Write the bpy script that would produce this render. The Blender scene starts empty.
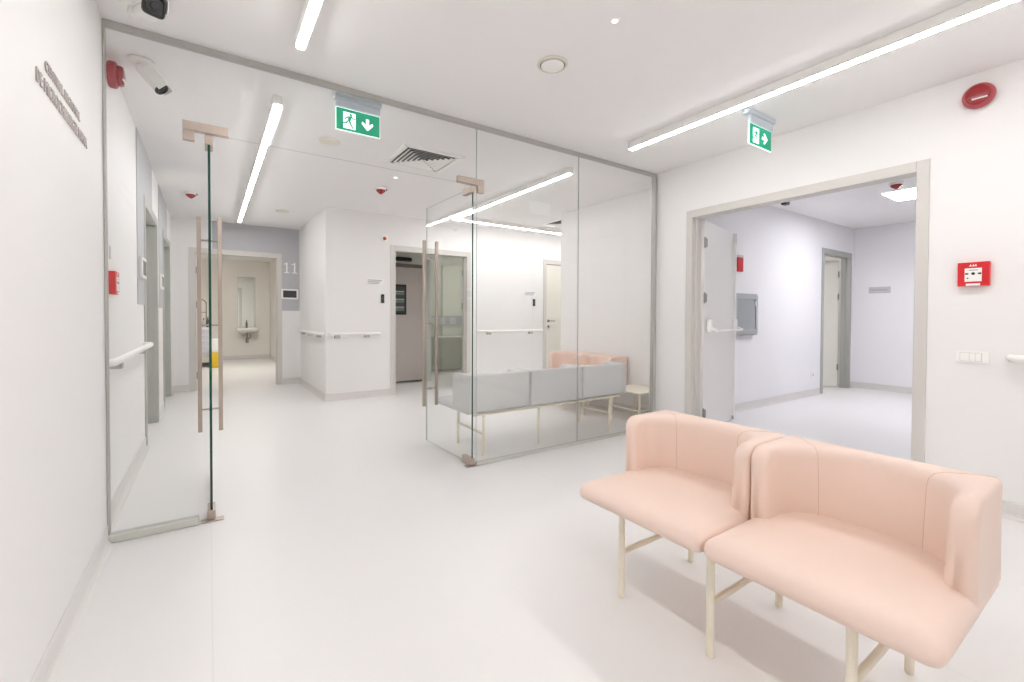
import bpy, bmesh, math
from math import sin, cos, pi, radians
from mathutils import Vector, Matrix

S = bpy.context.scene
COL = S.collection
H = 1.15
ZC = 2.62           # ceiling height
XL = -0.465         # left wall face beyond the partition
XN = -0.430         # left wall face on the near side
XR = 3.818          # right wall face
YG = 3.0            # glass line
YF = 6.38           # far wall face
Y11 = 8.38          # wall with room 11 door

# ------------------------------------------------------------------ materials
def srgb(r, g, b):
    f = lambda c: (c/255/12.92) if c/255 <= 0.04045 else ((c/255+0.055)/1.055)**2.4
    return (f(r), f(g), f(b), 1)

def mat(name, col, rough=0.5, metal=0.0, spec=0.5, noise=None, bump=None, coat=0):
    m = bpy.data.materials.new(name); m.use_nodes = True
    nt = m.node_tree; b = nt.nodes['Principled BSDF']
    b.inputs['Base Color'].default_value = col
    b.inputs['Roughness'].default_value = rough
    b.inputs['Metallic'].default_value = metal
    b.inputs['Specular IOR Level'].default_value = spec
    if coat: b.inputs['Coat Weight'].default_value = coat
    tc = nt.nodes.new('ShaderNodeTexCoord')
    if noise:
        sc, amt = noise
        n = nt.nodes.new('ShaderNodeTexNoise'); n.inputs['Scale'].default_value = sc
        n.inputs['Detail'].default_value = 4
        nt.links.new(tc.outputs['Object'], n.inputs['Vector'])
        mp = nt.nodes.new('ShaderNodeMapRange')
        mp.inputs['To Min'].default_value = 1-amt; mp.inputs['To Max'].default_value = 1+amt
        nt.links.new(n.outputs['Fac'], mp.inputs['Value'])
        hsv = nt.nodes.new('ShaderNodeHueSaturation'); hsv.inputs['Color'].default_value = col
        nt.links.new(mp.outputs[0], hsv.inputs['Value'])
        nt.links.new(hsv.outputs[0], b.inputs['Base Color'])
    if bump:
        sc, st = bump
        n = nt.nodes.new('ShaderNodeTexNoise'); n.inputs['Scale'].default_value = sc
        nt.links.new(tc.outputs['Object'], n.inputs['Vector'])
        bp = nt.nodes.new('ShaderNodeBump'); bp.inputs['Strength'].default_value = st
        bp.inputs['Distance'].default_value = 0.002
        nt.links.new(n.outputs['Fac'], bp.inputs['Height'])
        nt.links.new(bp.outputs[0], b.inputs['Normal'])
    return m

def emit(name, col, strength, base=None):
    m = bpy.data.materials.new(name); m.use_nodes = True
    b = m.node_tree.nodes['Principled BSDF']
    b.inputs['Base Color'].default_value = base or col
    b.inputs['Emission Color'].default_value = col
    b.inputs['Emission Strength'].default_value = strength
    return m

M = {}
M['wall'] = mat('wall_paint', (0.83, 0.82, 0.815, 1), 0.55, spec=0.3, noise=(3, 0.006), bump=(180, 0.05))
M['wall_cool'] = mat('wall_paint_cool', (0.83, 0.825, 0.845, 1), 0.6, spec=0.3, noise=(3, 0.006))
M['wall_cream'] = mat('wall_paint_cream', (0.82, 0.80, 0.76, 1), 0.6, spec=0.3, noise=(3, 0.006))
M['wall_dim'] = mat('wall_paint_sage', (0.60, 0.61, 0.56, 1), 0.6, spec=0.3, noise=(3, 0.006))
M['ceiling'] = mat('ceiling_paint', (0.865, 0.855, 0.855, 1), 0.8, spec=0.15, noise=(2, 0.005))
M['grey_paint'] = mat('grey_wall_paint', srgb(184, 184, 188), 0.6, spec=0.3, noise=(4, 0.01))
M['base'] = mat('baseboard_vinyl', srgb(216, 213, 211), 0.45, noise=(30, 0.015))
M['frame'] = mat('door_frame_lacquer', srgb(207, 204, 199), 0.4, noise=(5, 0.006))
M['frame_dark'] = mat('door_frame_grey_green', srgb(168, 170, 165), 0.45, noise=(5, 0.006))
M['leaf'] = mat('door_leaf_laminate', srgb(226, 224, 221), 0.45, noise=(4, 0.006))
M['leaf_cream'] = mat('door_leaf_cream', srgb(226, 224, 214), 0.45, noise=(4, 0.006))
M['leaf_taupe'] = mat('door_leaf_taupe', srgb(200, 192, 187), 0.5, noise=(4, 0.01))
M['alu'] = mat('grey_aluminium', srgb(180, 178, 173), 0.4, metal=0.1, noise=(60, 0.02))
M['alu_light'] = mat('pale_aluminium', srgb(203, 203, 196), 0.4, metal=0.2, noise=(60, 0.01))
M['steel'] = mat('brushed_steel', srgb(182, 168, 157), 0.34, metal=0.6, noise=(90, 0.04))
M['hinge'] = mat('hinge_steel', srgb(150, 150, 150), 0.3, metal=0.8, noise=(90, 0.04))
M['white'] = mat('white_plastic', srgb(240, 239, 236), 0.35, noise=(20, 0.004))
M['offwhite'] = mat('warm_white_plastic', srgb(222, 217, 205), 0.4, noise=(20, 0.004))
M['shade'] = mat('pale_grey_plastic', srgb(196, 196, 198), 0.4, noise=(20, 0.006))
M['black'] = mat('black_plastic', srgb(28, 27, 27), 0.35, noise=(20, 0.05))
M['dark'] = mat('dark_grey_plastic', srgb(70, 70, 72), 0.4, noise=(20, 0.03))
M['screen'] = mat('dark_screen', srgb(62, 62, 66), 0.2, noise=(20, 0.02))
M['red'] = mat('red_plastic', srgb(206, 16, 28), 0.35, noise=(20, 0.02))
M['red_deep'] = mat('deep_red_lens', srgb(150, 18, 28), 0.25, noise=(20, 0.05), coat=0.4)
M['red_lens'] = mat('pink_red_lens', srgb(178, 70, 78), 0.3, noise=(40, 0.08))
M['pink'] = mat('blush_leather', srgb(230, 207, 194), 0.42, spec=0.4, noise=(6, 0.012), bump=(260, 0.12))
M['pink_seam'] = mat('blush_seam', srgb(208, 172, 156), 0.6, noise=(40, 0.02))
M['grey_leather'] = mat('grey_leather', srgb(204, 203, 202), 0.45, spec=0.4, noise=(6, 0.012), bump=(260, 0.1))
M['grey_seam'] = mat('grey_seam', srgb(150, 152, 154), 0.6, noise=(40, 0.02))
M['cream_metal'] = mat('cream_powder_coat', srgb(230, 223, 205), 0.42, noise=(40, 0.01))
M['cream_top'] = mat('cream_laminate', srgb(238, 232, 218), 0.4, noise=(12, 0.008))
M['text'] = mat('letter_bronze', srgb(182, 174, 171), 0.45, metal=0.1, noise=(40, 0.03))
M['mark'] = mat('print_grey', srgb(176, 178, 188), 0.6, noise=(40, 0.03))
M['mirror'] = mat('mirror_glass', (0.86, 0.9, 0.86, 1), 0.02, metal=1.0, noise=(2, 0.005))
M['ceramic'] = mat('white_ceramic', srgb(240, 238, 232), 0.15, noise=(6, 0.004), coat=0.5)
M['chrome'] = mat('chrome', srgb(150, 148, 140), 0.2, metal=1.0, noise=(30, 0.03))
M['yellow'] = mat('yellow_bag', srgb(226, 190, 40), 0.5, noise=(12, 0.08), bump=(40, 0.4))
M['drawer'] = mat('drawer_lilac_grey', srgb(214, 214, 224), 0.4, noise=(12, 0.006))
M['cab_glass'] = mat('cabinet_grey_glass', srgb(160, 166, 168), 0.25, noise=(3, 0.03))
M['cab_frame'] = mat('cabinet_grey_frame', srgb(176, 178, 180), 0.4, noise=(12, 0.01))
M['shelf_green'] = mat('bottle_green_grey', srgb(120, 140, 132), 0.4, noise=(25, 0.2))
M['sign_white'] = emit('sign_white_lit', (0.85, 1, 0.95, 1), 0.75)
M['sign_green'] = emit('sign_green_lit', (0.0, 0.36, 0.19, 1), 0.36, base=(0.0, 0.26, 0.15, 1))
M['sign_house'] = mat('sign_housing', srgb(205, 214, 222), 0.35, noise=(12, 0.01))
M['diffuser'] = emit('lamp_diffuser', (1.0, 0.985, 0.975, 1), 34)
M['diffuser_cool'] = emit('lamp_diffuser_cool', (0.955, 0.945, 1.0, 1), 33)
M['diffuser_room'] = emit('fill_diffuser_warm', (1.0, 0.965, 0.92, 1), 46)
M['diffuser_wash'] = emit('fill_diffuser_neutral', (1.0, 0.975, 0.93, 1), 12.5)
M['diffuser_far'] = emit('lamp_diffuser_far', (1.0, 0.985, 0.975, 1), 31)
M['led'] = emit('led_point', (1, 0.97, 0.93, 1), 3)

# floor: pale vinyl with fine speckle and faint welded seams (a pattern of the floor itself)
def floor_mat():
    m = mat('floor_vinyl', (0.775, 0.765, 0.76, 1), 0.36, spec=0.38)
    nt = m.node_tree; b = nt.nodes['Principled BSDF']; L = nt.links
    tc = nt.nodes.new('ShaderNodeTexCoord')
    n = nt.nodes.new('ShaderNodeTexNoise'); n.inputs['Scale'].default_value = 240; n.inputs['Detail'].default_value = 3
    L.new(tc.outputs['Object'], n.inputs['Vector'])
    mp = nt.nodes.new('ShaderNodeMapRange'); mp.inputs['To Min'].default_value = 0.96; mp.inputs['To Max'].default_value = 1.04
    L.new(n.outputs['Fac'], mp.inputs['Value'])
    sx = nt.nodes.new('ShaderNodeSeparateXYZ'); L.new(tc.outputs['Object'], sx.inputs[0])
    # seam lines every 2 m in x
    ad = nt.nodes.new('ShaderNodeMath'); ad.operation = 'ADD'; ad.inputs[1].default_value = 20.0 - 0.004 + 1.0
    L.new(sx.outputs['X'], ad.inputs[0])
    mo = nt.nodes.new('ShaderNodeMath'); mo.operation = 'MODULO'; mo.inputs[1].default_value = 2.0
    L.new(ad.outputs[0], mo.inputs[0])
    sb = nt.nodes.new('ShaderNodeMath'); sb.operation = 'SUBTRACT'; sb.inputs[1].default_value = 1.0
    L.new(mo.outputs[0], sb.inputs[0])
    ab = nt.nodes.new('ShaderNodeMath'); ab.operation = 'ABSOLUTE'; L.new(sb.outputs[0], ab.inputs[0])
    lt = nt.nodes.new('ShaderNodeMath'); lt.operation = 'LESS_THAN'; lt.inputs[1].default_value = 0.0022
    L.new(ab.outputs[0], lt.inputs[0])
    ml = nt.nodes.new('ShaderNodeMath'); ml.operation = 'MULTIPLY_ADD'; ml.inputs[1].default_value = -0.07
    L.new(lt.outputs[0], ml.inputs[0]); L.new(mp.outputs[0], ml.inputs[2])
    hsv = nt.nodes.new('ShaderNodeHueSaturation'); hsv.inputs['Color'].default_value = (0.775, 0.765, 0.76, 1)
    L.new(ml.outputs[0], hsv.inputs['Value']); L.new(hsv.outputs[0], b.inputs['Base Color'])
    return m
M['floor'] = floor_mat()

def glass_mat(name, tint, refl=1.0):
    m = bpy.data.materials.new(name); m.use_nodes = True
    nt = m.node_tree; nt.nodes.clear(); L = nt.links
    out = nt.nodes.new('ShaderNodeOutputMaterial')
    tr = nt.nodes.new('ShaderNodeBsdfTransparent'); tr.inputs[0].default_value = tint
    gl = nt.nodes.new('ShaderNodeBsdfGlossy'); gl.inputs['Roughness'].default_value = 0.0
    gl.inputs[0].default_value = (0.95, 1, 0.98, 1)
    fr = nt.nodes.new('ShaderNodeFresnel'); fr.inputs['IOR'].default_value = 1.5
    ge = nt.nodes.new('ShaderNodeNewGeometry')
    # same reflectance from both sides of the pane
    inv = nt.nodes.new('ShaderNodeMath'); inv.operation = 'MULTIPLY'; inv.inputs[1].default_value = refl
    lw = nt.nodes.new('ShaderNodeLayerWeight'); lw.inputs['Blend'].default_value = 0.5
    # schlick from facing
    pw = nt.nodes.new('ShaderNodeMath'); pw.operation = 'POWER'; pw.inputs[1].default_value = 5.0
    L.new(lw.outputs['Facing'], pw.inputs[0])
    sc = nt.nodes.new('ShaderNodeMath'); sc.operation = 'MULTIPLY_ADD'
    sc.inputs[1].default_value = 0.96; sc.inputs[2].default_value = 0.04
    L.new(pw.outputs[0], sc.inputs[0]); L.new(sc.outputs[0], inv.inputs[0])
    mx = nt.nodes.new('ShaderNodeMixShader')
    L.new(inv.outputs[0], mx.inputs[0]); L.new(tr.outputs[0], mx.inputs[1]); L.new(gl.outputs[0], mx.inputs[2])
    L.new(mx.outputs[0], out.inputs[0])
    nt.nodes.remove(fr); nt.nodes.remove(ge)
    return m
M['glass'] = glass_mat('clear_pane_glass', (0.996, 0.999, 0.998, 1), 0.7)
M['glass_edge'] = mat('green_glass_edge', srgb(12, 70, 60), 0.1, noise=(20, 0.1))
M['silicone'] = mat('clear_silicone_joint', srgb(188, 192, 190), 0.3, noise=(20, 0.02))

# ------------------------------------------------------------------ helpers
def new_obj(name, bm, m, parent=None, smooth=False, recalc=True):
    if recalc: bmesh.ops.recalc_face_normals(bm, faces=bm.faces)
    me = bpy.data.meshes.new(name); bm.to_mesh(me); bm.free()
    ms = m if isinstance(m, (list, tuple)) else [m]
    for x in ms: me.materials.append(x)
    if smooth:
        for p in me.polygons: p.use_smooth = True
    o = bpy.data.objects.new(name, me); COL.objects.link(o)
    if parent: o.parent = parent
    return o

def box(bm, x0, x1, y0, y1, z0, z1, bev=0, seg=2, mi=0, rot=None):
    c = Vector(((x0+x1)/2, (y0+y1)/2, (z0+z1)/2))
    r = bmesh.ops.create_cube(bm, size=1)
    vs = r['verts']
    for v in vs: v.co = Vector((v.co.x*(x1-x0), v.co.y*(y1-y0), v.co.z*(z1-z0)))
    if bev:
        es = list({e for v in vs for e in v.link_edges})
        r2 = bmesh.ops.bevel(bm, geom=es, offset=bev, segments=seg, affect='EDGES', profile=0.5)
        vs = list({v for v in r2['verts']} | {v for v in vs if v.is_valid})
    if rot is not None:
        for v in vs: v.co = rot @ v.co
    for v in vs: v.co += c
    for f in {f for v in vs for f in v.link_faces}: f.material_index = mi
    return vs

def cyl(bm, p0, p1, r0, r1=None, n=20, mi=0, caps=True):
    p0 = Vector(p0); p1 = Vector(p1); r1 = r0 if r1 is None else r1
    d = p1-p0; L = d.length
    q = d.to_track_quat('Z', 'Y').to_matrix()
    r = bmesh.ops.create_cone(bm, cap_ends=caps, segments=n, radius1=r0, radius2=r1, depth=L)
    for v in r['verts']: v.co = q @ v.co + (p0+p1)/2
    for f in {f for v in r['verts'] for f in v.link_faces}: f.material_index = mi
    return r['verts']

def lathe(bm, prof, origin, axis='Z', n=32, mi=0):
    """prof: list of (r, h) along axis from origin"""
    rings = []
    for (r, h) in prof:
        ring = []
        if r < 1e-5:
            v = [(0, 0, h)]
        else:
            v = [(r*cos(2*pi*k/n), r*sin(2*pi*k/n), h) for k in range(n)]
        for (a, b, c) in v:
            if axis == 'Z': co = (a, b, c)
            elif axis == '-Z': co = (a, -b, -c)
            elif axis == '-X': co = (-c, a, b)
            elif axis == 'X': co = (c, a, b)
            elif axis == '-Y': co = (a, -c, b)
            ring.append(bm.verts.new(Vector(origin)+Vector(co)))
        rings.append(ring)
    for a, b in zip(rings, rings[1:]):
        for k in range(n):
            k2 = (k+1) % n
            if len(a) == 1 and len(b) == 1: continue
            if len(a) == 1: f = bm.faces.new((a[0], b[k], b[k2]))
            elif len(b) == 1: f = bm.faces.new((a[k], b[0], a[k2]))
            else: f = bm.faces.new((a[k], b[k], b[k2], a[k2]))
            f.material_index = mi; f.smooth = True
    for ring in (rings[0], rings[-1]):
        if len(ring) > 1: bm.faces.new(ring).material_index = mi

def prism(bm, pts, to3, t, mi=0):
    """pts 2D polygon; to3(u,v,w)->xyz; thickness t"""
    a = [bm.verts.new(to3(u, v, 0)) for u, v in pts]
    b = [bm.verts.new(to3(u, v, t)) for u, v in pts]
    fs = [bm.faces.new(a), bm.faces.new(b[::-1])]
    n = len(pts)
    for k in range(n): fs.append(bm.faces.new((a[k], b[k], b[(k+1) % n], a[(k+1) % n])))
    for f in fs: f.material_index = mi

def bx(name, dims, m, parent=None, bev=0, **k):
    bm = bmesh.new(); box(bm, *dims, bev=bev, **k); return new_obj(name, bm, m, parent)

def thing(name, label, cat, loc=(0, 0, 0), rz=0, group=None):
    o = bpy.data.objects.new(name, None); COL.objects.link(o)
    o.location = loc; o.rotation_euler = (0, 0, rz); o.empty_display_size = 0.1
    o['label'] = label; o['category'] = cat
    if group: o['group'] = group
    return o

def tag(o, label, cat, group=None):
    o['label'] = label; o['category'] = cat
    if group: o['group'] = group
    return o

def struct(name, dims_list, m, parent=None, label=None, bev=0):
    bm = bmesh.new()
    for d in dims_list: box(bm, *d, bev=bev)
    o = new_obj(name, bm, m, parent)
    if parent is None: o['kind'] = 'structure'
    if label: o['label'] = label
    return o

def sroot(name, loc=(0, 0, 0), rz=0, label=None):
    o = bpy.data.objects.new(name, None); COL.objects.link(o); o.location = loc; o.rotation_euler = (0, 0, rz)
    o['kind'] = 'structure'
    if label: o['label'] = label
    return o

# ------------------------------------------------------------------ camera (level-ish wide lens standing in the room)
def make_camera():
    f = 447.2; cy = 324.3
    yaw, pitch, roll = radians(34.13), radians(-0.951), radians(0.215)
    r = Vector((cos(yaw), -sin(yaw), 0)); fw = Vector((sin(yaw), cos(yaw), 0)); u = Vector((0, 0, 1))
    f2 = fw*cos(pitch)+u*sin(pitch); u2 = -fw*sin(pitch)+u*cos(pitch)
    r3 = r*cos(roll)+u2*sin(roll); u3 = -r*sin(roll)+u2*cos(roll)
    cd = bpy.data.cameras.new('camera'); co = bpy.data.objects.new('camera', cd); COL.objects.link(co)
    R = Matrix((r3, u3, -f2)).transposed()
    co.matrix_world = Matrix.Translation((0, 0, H)) @ R.to_4x4()
    cd.sensor_width = 36; cd.lens = f/1024*36; cd.sensor_fit = 'HORIZONTAL'
    cd.shift_y = -(341-cy)/1024
    cd.clip_start = 0.02
    S.camera = co
make_camera()

# ------------------------------------------------------------------ room shell
struct('floor', [(-3.2, 9.2, -3.3, 14.2, -0.1, 0)], M['floor'])
struct('ceiling', [(-3.2, 9.2, -3.3, 14.2, ZC, ZC+0.1)], M['ceiling'])

D1 = (5.05, 6.12); D2 = (6.95, 8.0)      # left wall door openings (y)
struct('wall_left', [
    (XL-0.2, XN, -3.1, 3.03, 0, ZC), (XL-0.2, XL, 3.03, D1[0], 0, ZC), (XL-0.2, XL, D1[0], D1[1], 2.14, ZC),
    (XL-0.2, XL, D1[1], D2[0], 0, ZC), (XL-0.2, XL, D2[0], D2[1], 2.14, ZC),
    (XL-0.2, XL, D2[1], Y11, 0, ZC)], M['wall'])
DR = (0.93, 2.585)
struct('wall_right', [
    (XR, XR+0.1, -3.1, DR[0], 0, ZC), (XR, XR+0.1, DR[0], DR[1], 2.13, ZC), (XR, XR+0.1, DR[1], 3.07, 0, ZC)], M['wall'])
struct('wall_rear', [(XL-0.2, 9.0, -3.2, -3.1, 0, ZC)], M['wall'])
F1 = (2.25, 3.45); F2 = (5.06, 5.98)
struct('wall_far', [
    (1.30, F1[0], YF, YF+0.1, 0, ZC), (F1[0], F1[1], YF, YF+0.1, 2.14, ZC), (F1[1], F2[0], YF, YF+0.1, 0, ZC),
    (F2[0], F2[1], YF, YF+0.1, 2.14, ZC), (F2[1], 9.0, YF, YF+0.1, 0, ZC), (1.30, 1.40, YF+0.1, Y11, 0, ZC)], M['wall'])
E1 = (-0.19, 0.955)
struct('wall_corridor_end', [
    (XL-0.2, E1[0], Y11, Y11+0.1, 0, ZC), (E1[0], E1[1], Y11, Y11+0.1, 2.13, ZC), (E1[1], 1.40, Y11, Y11+0.1, 0, ZC)], M['wall'])
struct('wall_washroom', [
    (1.385, 1.485, Y11+0.1, 13.9, 0, ZC), (-1.7, 1.485, 13.9, 14.0, 0, ZC), (-1.7, -1.6, Y11, 13.9, 0, ZC), (-1.6, XL-0.2, Y11, Y11+0.1, 0, ZC)], M['wall_cream'])
struct('wall_alcove', [(4.18, 4.28, 3.07, 4.92, 0, ZC), (4.28, 9.0, 4.82, 4.92, 0, ZC)], M['wall'])
struct('wall_corridor_right_end', [(8.95, 9.05, 4.92, YF, 0, ZC)], M['wall'])
N1 = (7.70, 8.68)
struct('wall_side_room', [
    (XR+0.1, N1[0], 2.97, 3.07, 0, ZC), (N1[0], N1[1], 2.97, 3.07, 2.16, ZC), (N1[1], 8.95, 2.97, 3.07, 0, ZC),
    (8.85, 8.95, -3.1, 2.97, 0, ZC)], M['wall_cool'])
struct('wall_store_room', [(6.6, 6.7, 3.07, 4.82, 0, ZC), (8.95, 9.05, 3.07, 4.82, 0, ZC)], M['wall'])
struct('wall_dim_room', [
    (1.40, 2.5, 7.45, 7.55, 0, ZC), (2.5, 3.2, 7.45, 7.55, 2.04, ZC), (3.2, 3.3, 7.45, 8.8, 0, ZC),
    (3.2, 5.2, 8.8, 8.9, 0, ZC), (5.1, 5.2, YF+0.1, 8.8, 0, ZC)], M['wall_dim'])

# painted grey panels beside each room door
struct('trim_1', [(0.05, 1.285, Y11-0.006, Y11-0.0005, 2.19, ZC-0.001), (1.012, 1.285, Y11-0.006, Y11-0.0005, 1.24, 2.19)], M['grey_paint'], label='grey painted wall panel around the number 11')
struct('trim_2', [(XL+0.0005, XL+0.006, 4.56, 5.69, 2.2, ZC-0.001), (XL+0.0005, XL+0.006, 4.56, 4.99, 1.24, 2.2)], M['grey_paint'], label='grey painted wall panel beside the nearer left door')
struct('trim_3', [(XL+0.0005, XL+0.006, 6.40, 7.6, 2.2, ZC-0.001), (XL+0.0005, XL+0.006, 6.40, 6.89, 1.24, 2.2)], M['grey_paint'], label='grey painted wall panel beside the farther left door')

# baseboards : box with a small cove at the floor
def baseboard(name, segs, t=0.008, h=0.10, m=None):
    bm = bmesh.new()
    for (a, b, n) in segs:      # a,b ends; n outward normal
        a = Vector((*a, 0)); b = Vector((*b, 0)); n = Vector((*n, 0))
        prof = [(0.0005, h), (t*0.6, h), (t, h-0.006), (t, 0.03), (t+0.004, 0.015), (t+0.012, 0.005), (t+0.026, 0.0012), (0.0005, 0.0012)]
        va = [bm.verts.new(a+n*p+Vector((0, 0, z))) for p, z in prof]
        vb = [bm.verts.new(b+n*p+Vector((0, 0, z))) for p, z in prof]
        k = len(prof)
        for i in range(k): bm.faces.new((va[i], vb[i], vb[(i+1) % k], va[(i+1) % k]))
        bm.faces.new(va); bm.faces.new(vb[::-1])
    o = new_obj(name, bm, m or M['base']); o['kind'] = 'structure'; return o
baseboard('baseboard_near_left', [((XN, -3.1), (XN, 2.974), (1, 0))], t=0.005, m=mat('baseboard_pale', srgb(223, 221, 219), 0.45, noise=(30, 0.01)))
baseboard('baseboard_left', [((XL, 3.03), (XL, 4.985), (1, 0)), ((XL, 6.19), (XL, 6.885), (1, 0)), ((XL, 8.07), (XL, Y11), (1, 0))])
baseboard('baseboard_right', [((XR, -3.1), (XR, 0.88), (-1, 0)), ((XR, 2.638), (XR, 2.99), (-1, 0))])
baseboard('baseboard_rear', [((XN, -3.1), (XR, -3.1), (0, 1))])
baseboard('baseboard_far', [((1.30, YF), (2.185, YF), (0, -1)), ((3.515, YF), (4.995, YF), (0, -1)), ((6.05, YF), (8.95, YF), (0, -1)), ((1.30, YF), (1.30, Y11), (-1, 0))])
baseboard('baseboard_corridor_end', [((XL, Y11), (-0.255, Y11), (0, -1)), ((1.02, Y11), (1.30, Y11), (0, -1))])
baseboard('baseboard_washroom', [((-1.6, 13.9), (1.385, 13.9), (0, -1)), ((1.385, 8.48), (1.385, 13.9), (-1, 0))])
baseboard('baseboard_alcove', [((4.18, 3.07), (4.18, 4.92), (-1, 0)), ((XR+0.1, 3.07), (4.18, 3.07), (0, 1)), ((4.18, 4.92), (8.95, 4.92), (0, 1))])
baseboard('baseboard_side_room', [((XR+0.1, 2.97), (7.62, 2.97), (0, -1)), ((8.76, 2.97), (8.85, 2.97), (0, -1)), ((8.85, -3.1), (8.85, 2.97), (-1, 0))])
baseboard('baseboard_dim_room', [((1.4, 7.45), (2.44, 7.45), (0, -1)), ((3.3, 8.8), (5.1, 8.8), (0, -1))])

# ------------------------------------------------------------------ doors
def hinge(bm, p, r=0.010, h=0.09):
    cyl(bm, (p[0], p[1], p[2]-h/2), (p[0], p[1], p[2]+h/2), r, n=12)
def hinges(parent, x, y, zs, dirx=0.03, diry=0.0):
    for z in zs:
        bm = bmesh.new()
        cyl(bm, (x, y, z-0.045), (x, y, z+0.045), 0.010, n=12)
        cyl(bm, (x, y, z+0.046), (x, y, z+0.054), 0.007, n=12)
        cyl(bm, (x, y, z-0.054), (x, y, z-0.046), 0.007, n=12)
        box(bm, min(x, x+dirx)-0.001, max(x, x+dirx)+0.001, y-0.0025+min(0, diry), y+0.0025+max(0, diry), z-0.04, z+0.04)
        new_obj('hinge', bm, M['hinge'], parent)

def frame_y(parent, x0, x1, ztop, yf, depth, face=0.065, m=None, proj=0.012):
    """door frame in a wall facing -y; opening x0..x1, wall front face yf"""
    m = m or M['frame']
    bm = bmesh.new()
    f = face
    box(bm, x0-f, x0+0.012, yf-proj, yf+depth+proj, 0.001, ztop+f, bev=0.003)
    box(bm, x1-0.012, x1+f, yf-proj, yf+depth+proj, 0.001, ztop+f, bev=0.003)
    box(bm, x0+0.012, x1-0.012, yf-proj, yf+depth+proj, ztop-0.02, ztop+f, bev=0.003)
    box(bm, x0+0.012, x0+0.027, yf+0.045, yf+depth+proj-0.002, 0.001, ztop-0.02)
    box(bm, x1-0.027, x1-0.012, yf+0.045, yf+depth+proj-0.002, 0.001, ztop-0.02)
    return new_obj('door_frame', bm, m, parent)
def frame_x(parent, y0, y1, ztop, xf, depth, sgn, face=0.065, m=None, proj=0.012, jamb=None):
    """door frame in a wall whose visible face is x=xf, wall body extends sgn*depth"""
    m = m or M['frame']
    a, b = sorted((xf-sgn*proj, xf+sgn*(depth+proj)))
    bm = bmesh.new()
    box(bm, a, b, y0-face, y0+0.015, 0.001, ztop+face, bev=0.003)
    box(bm, a, b, y1-0.015, y1+face, 0.001, ztop+face, bev=0.003)
    box(bm, a, b, y0+0.015, y1-0.015, ztop-0.02, ztop+face, bev=0.003)
    c, d = sorted((xf+sgn*0.045, xf+sgn*(depth+proj-0.002)))
    box(bm, c, d, y0+0.015, y0+0.03, 0.001, ztop-0.02)
    box(bm, c, d, y1-0.03, y1-0.015, 0.001, ztop-0.02)
    return new_obj('door_frame', bm, m, parent)

# lever handle
def lever(parent, x, y, z, n, s, m):
    """n: outward normal (2D), s: direction of lever (2D)"""
    n = Vector((*n, 0)); s = Vector((*s, 0)); p = Vector((x, y, z)); u = Vector((0, 0, 1))
    bm = bmesh.new()
    cyl(bm, p, p+n*0.006, 0.026, n=20); cyl(bm, p, p+n*0.05, 0.009, n=12)
    cyl(bm, p+n*0.045, p+n*0.045+s*0.12, 0.009, n=12)
    q = p-u*0.1
    cyl(bm, q, q+n*0.006, 0.024, n=20); cyl(bm, q+n*0.006, q+n*0.03, 0.008, n=10)
    cyl(bm, q+n*0.03, q+n*0.03-u*0.04+s*-0.02, 0.006, n=10)
    return new_obj('door_handle', bm, m, parent)

# door_1 : wide double doorway on the right wall, open leaf inside the side room
d = sroot('door_1', label='wide doorway in the right wall with one white leaf open')
frame_x(d, DR[0], DR[1], 2.12, XR, 0.1, 1, face=0.05)
bm = bmesh.new(); L_ = 0.985
R15 = Matrix.Rotation(radians(14), 3, 'Z'); hp = Vector((3.94, 2.55, 0))
def at15(dx, dy, z): return hp + R15 @ Vector((dx, dy, z))
vs = box(bm, 0.004, L_, -0.02, 0.02, 0.012, 2.09, bev=0.002)
for v in bm.verts: v.co = at15(*v.co)
leaf = new_obj('door_leaf', bm, M['leaf'], d)
hinges(d, 3.945, 2.522, (1.87, 1.34, 0.22), 0.035, 0.0)
# panic exit bar: two housings, bar, vertical rod on the free edge
bm = bmesh.new()
for u0, w in ((0.08, 0.05), (0.915, 0.05)):
    box(bm, u0, u0+w, -0.065, -0.0205, 1.005, 1.135, bev=0.012, seg=3)
    cyl(bm, (u0+w/2, -0.05, 1.05), (u0+w/2, -0.115, 1.02), 0.016, 0.012, n=14)
cyl(bm, (0.10, -0.115, 1.02), (0.945, -0.115, 1.02), 0.013, n=16)
cyl(bm, (0.95, -0.04, 1.135), (0.95, -0.04, 2.05), 0.010, n=12)
cyl(bm, (0.95, -0.04, 0.04), (0.95, -0.04, 1.005), 0.010, n=12)
box(bm, 0.93, 0.97, -0.06, -0.0205, 1.98, 2.085, bev=0.008)
for v in bm.verts: v.co = at15(*v.co)
new_obj('panic_bar', bm, M['white'], leaf)
bm = bmesh.new(); box(bm, 0.93, 0.97, -0.035, -0.0202, 0.013, 0.05); 
for v in bm.verts: v.co = at15(*v.co)
new_obj('floor_bolt', bm, M['hinge'], leaf)

# door_2 : room 11 doorway
d = sroot('door_2', label='open doorway of room 11 at the corridor end')
frame_y(d, E1[0], E1[1], 2.13, Y11, 0.1, face=0.06)
lf = bx('door_leaf', (E1[0]-0.01, E1[0]+0.03, Y11+0.125, Y11+1.05, 0.012, 2.09), M['leaf'], d, bev=0.002)
hinges(d, E1[0]+0.034, Y11+0.12, (1.86, 1.32, 0.22), 0.0, 0.03)

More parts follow.
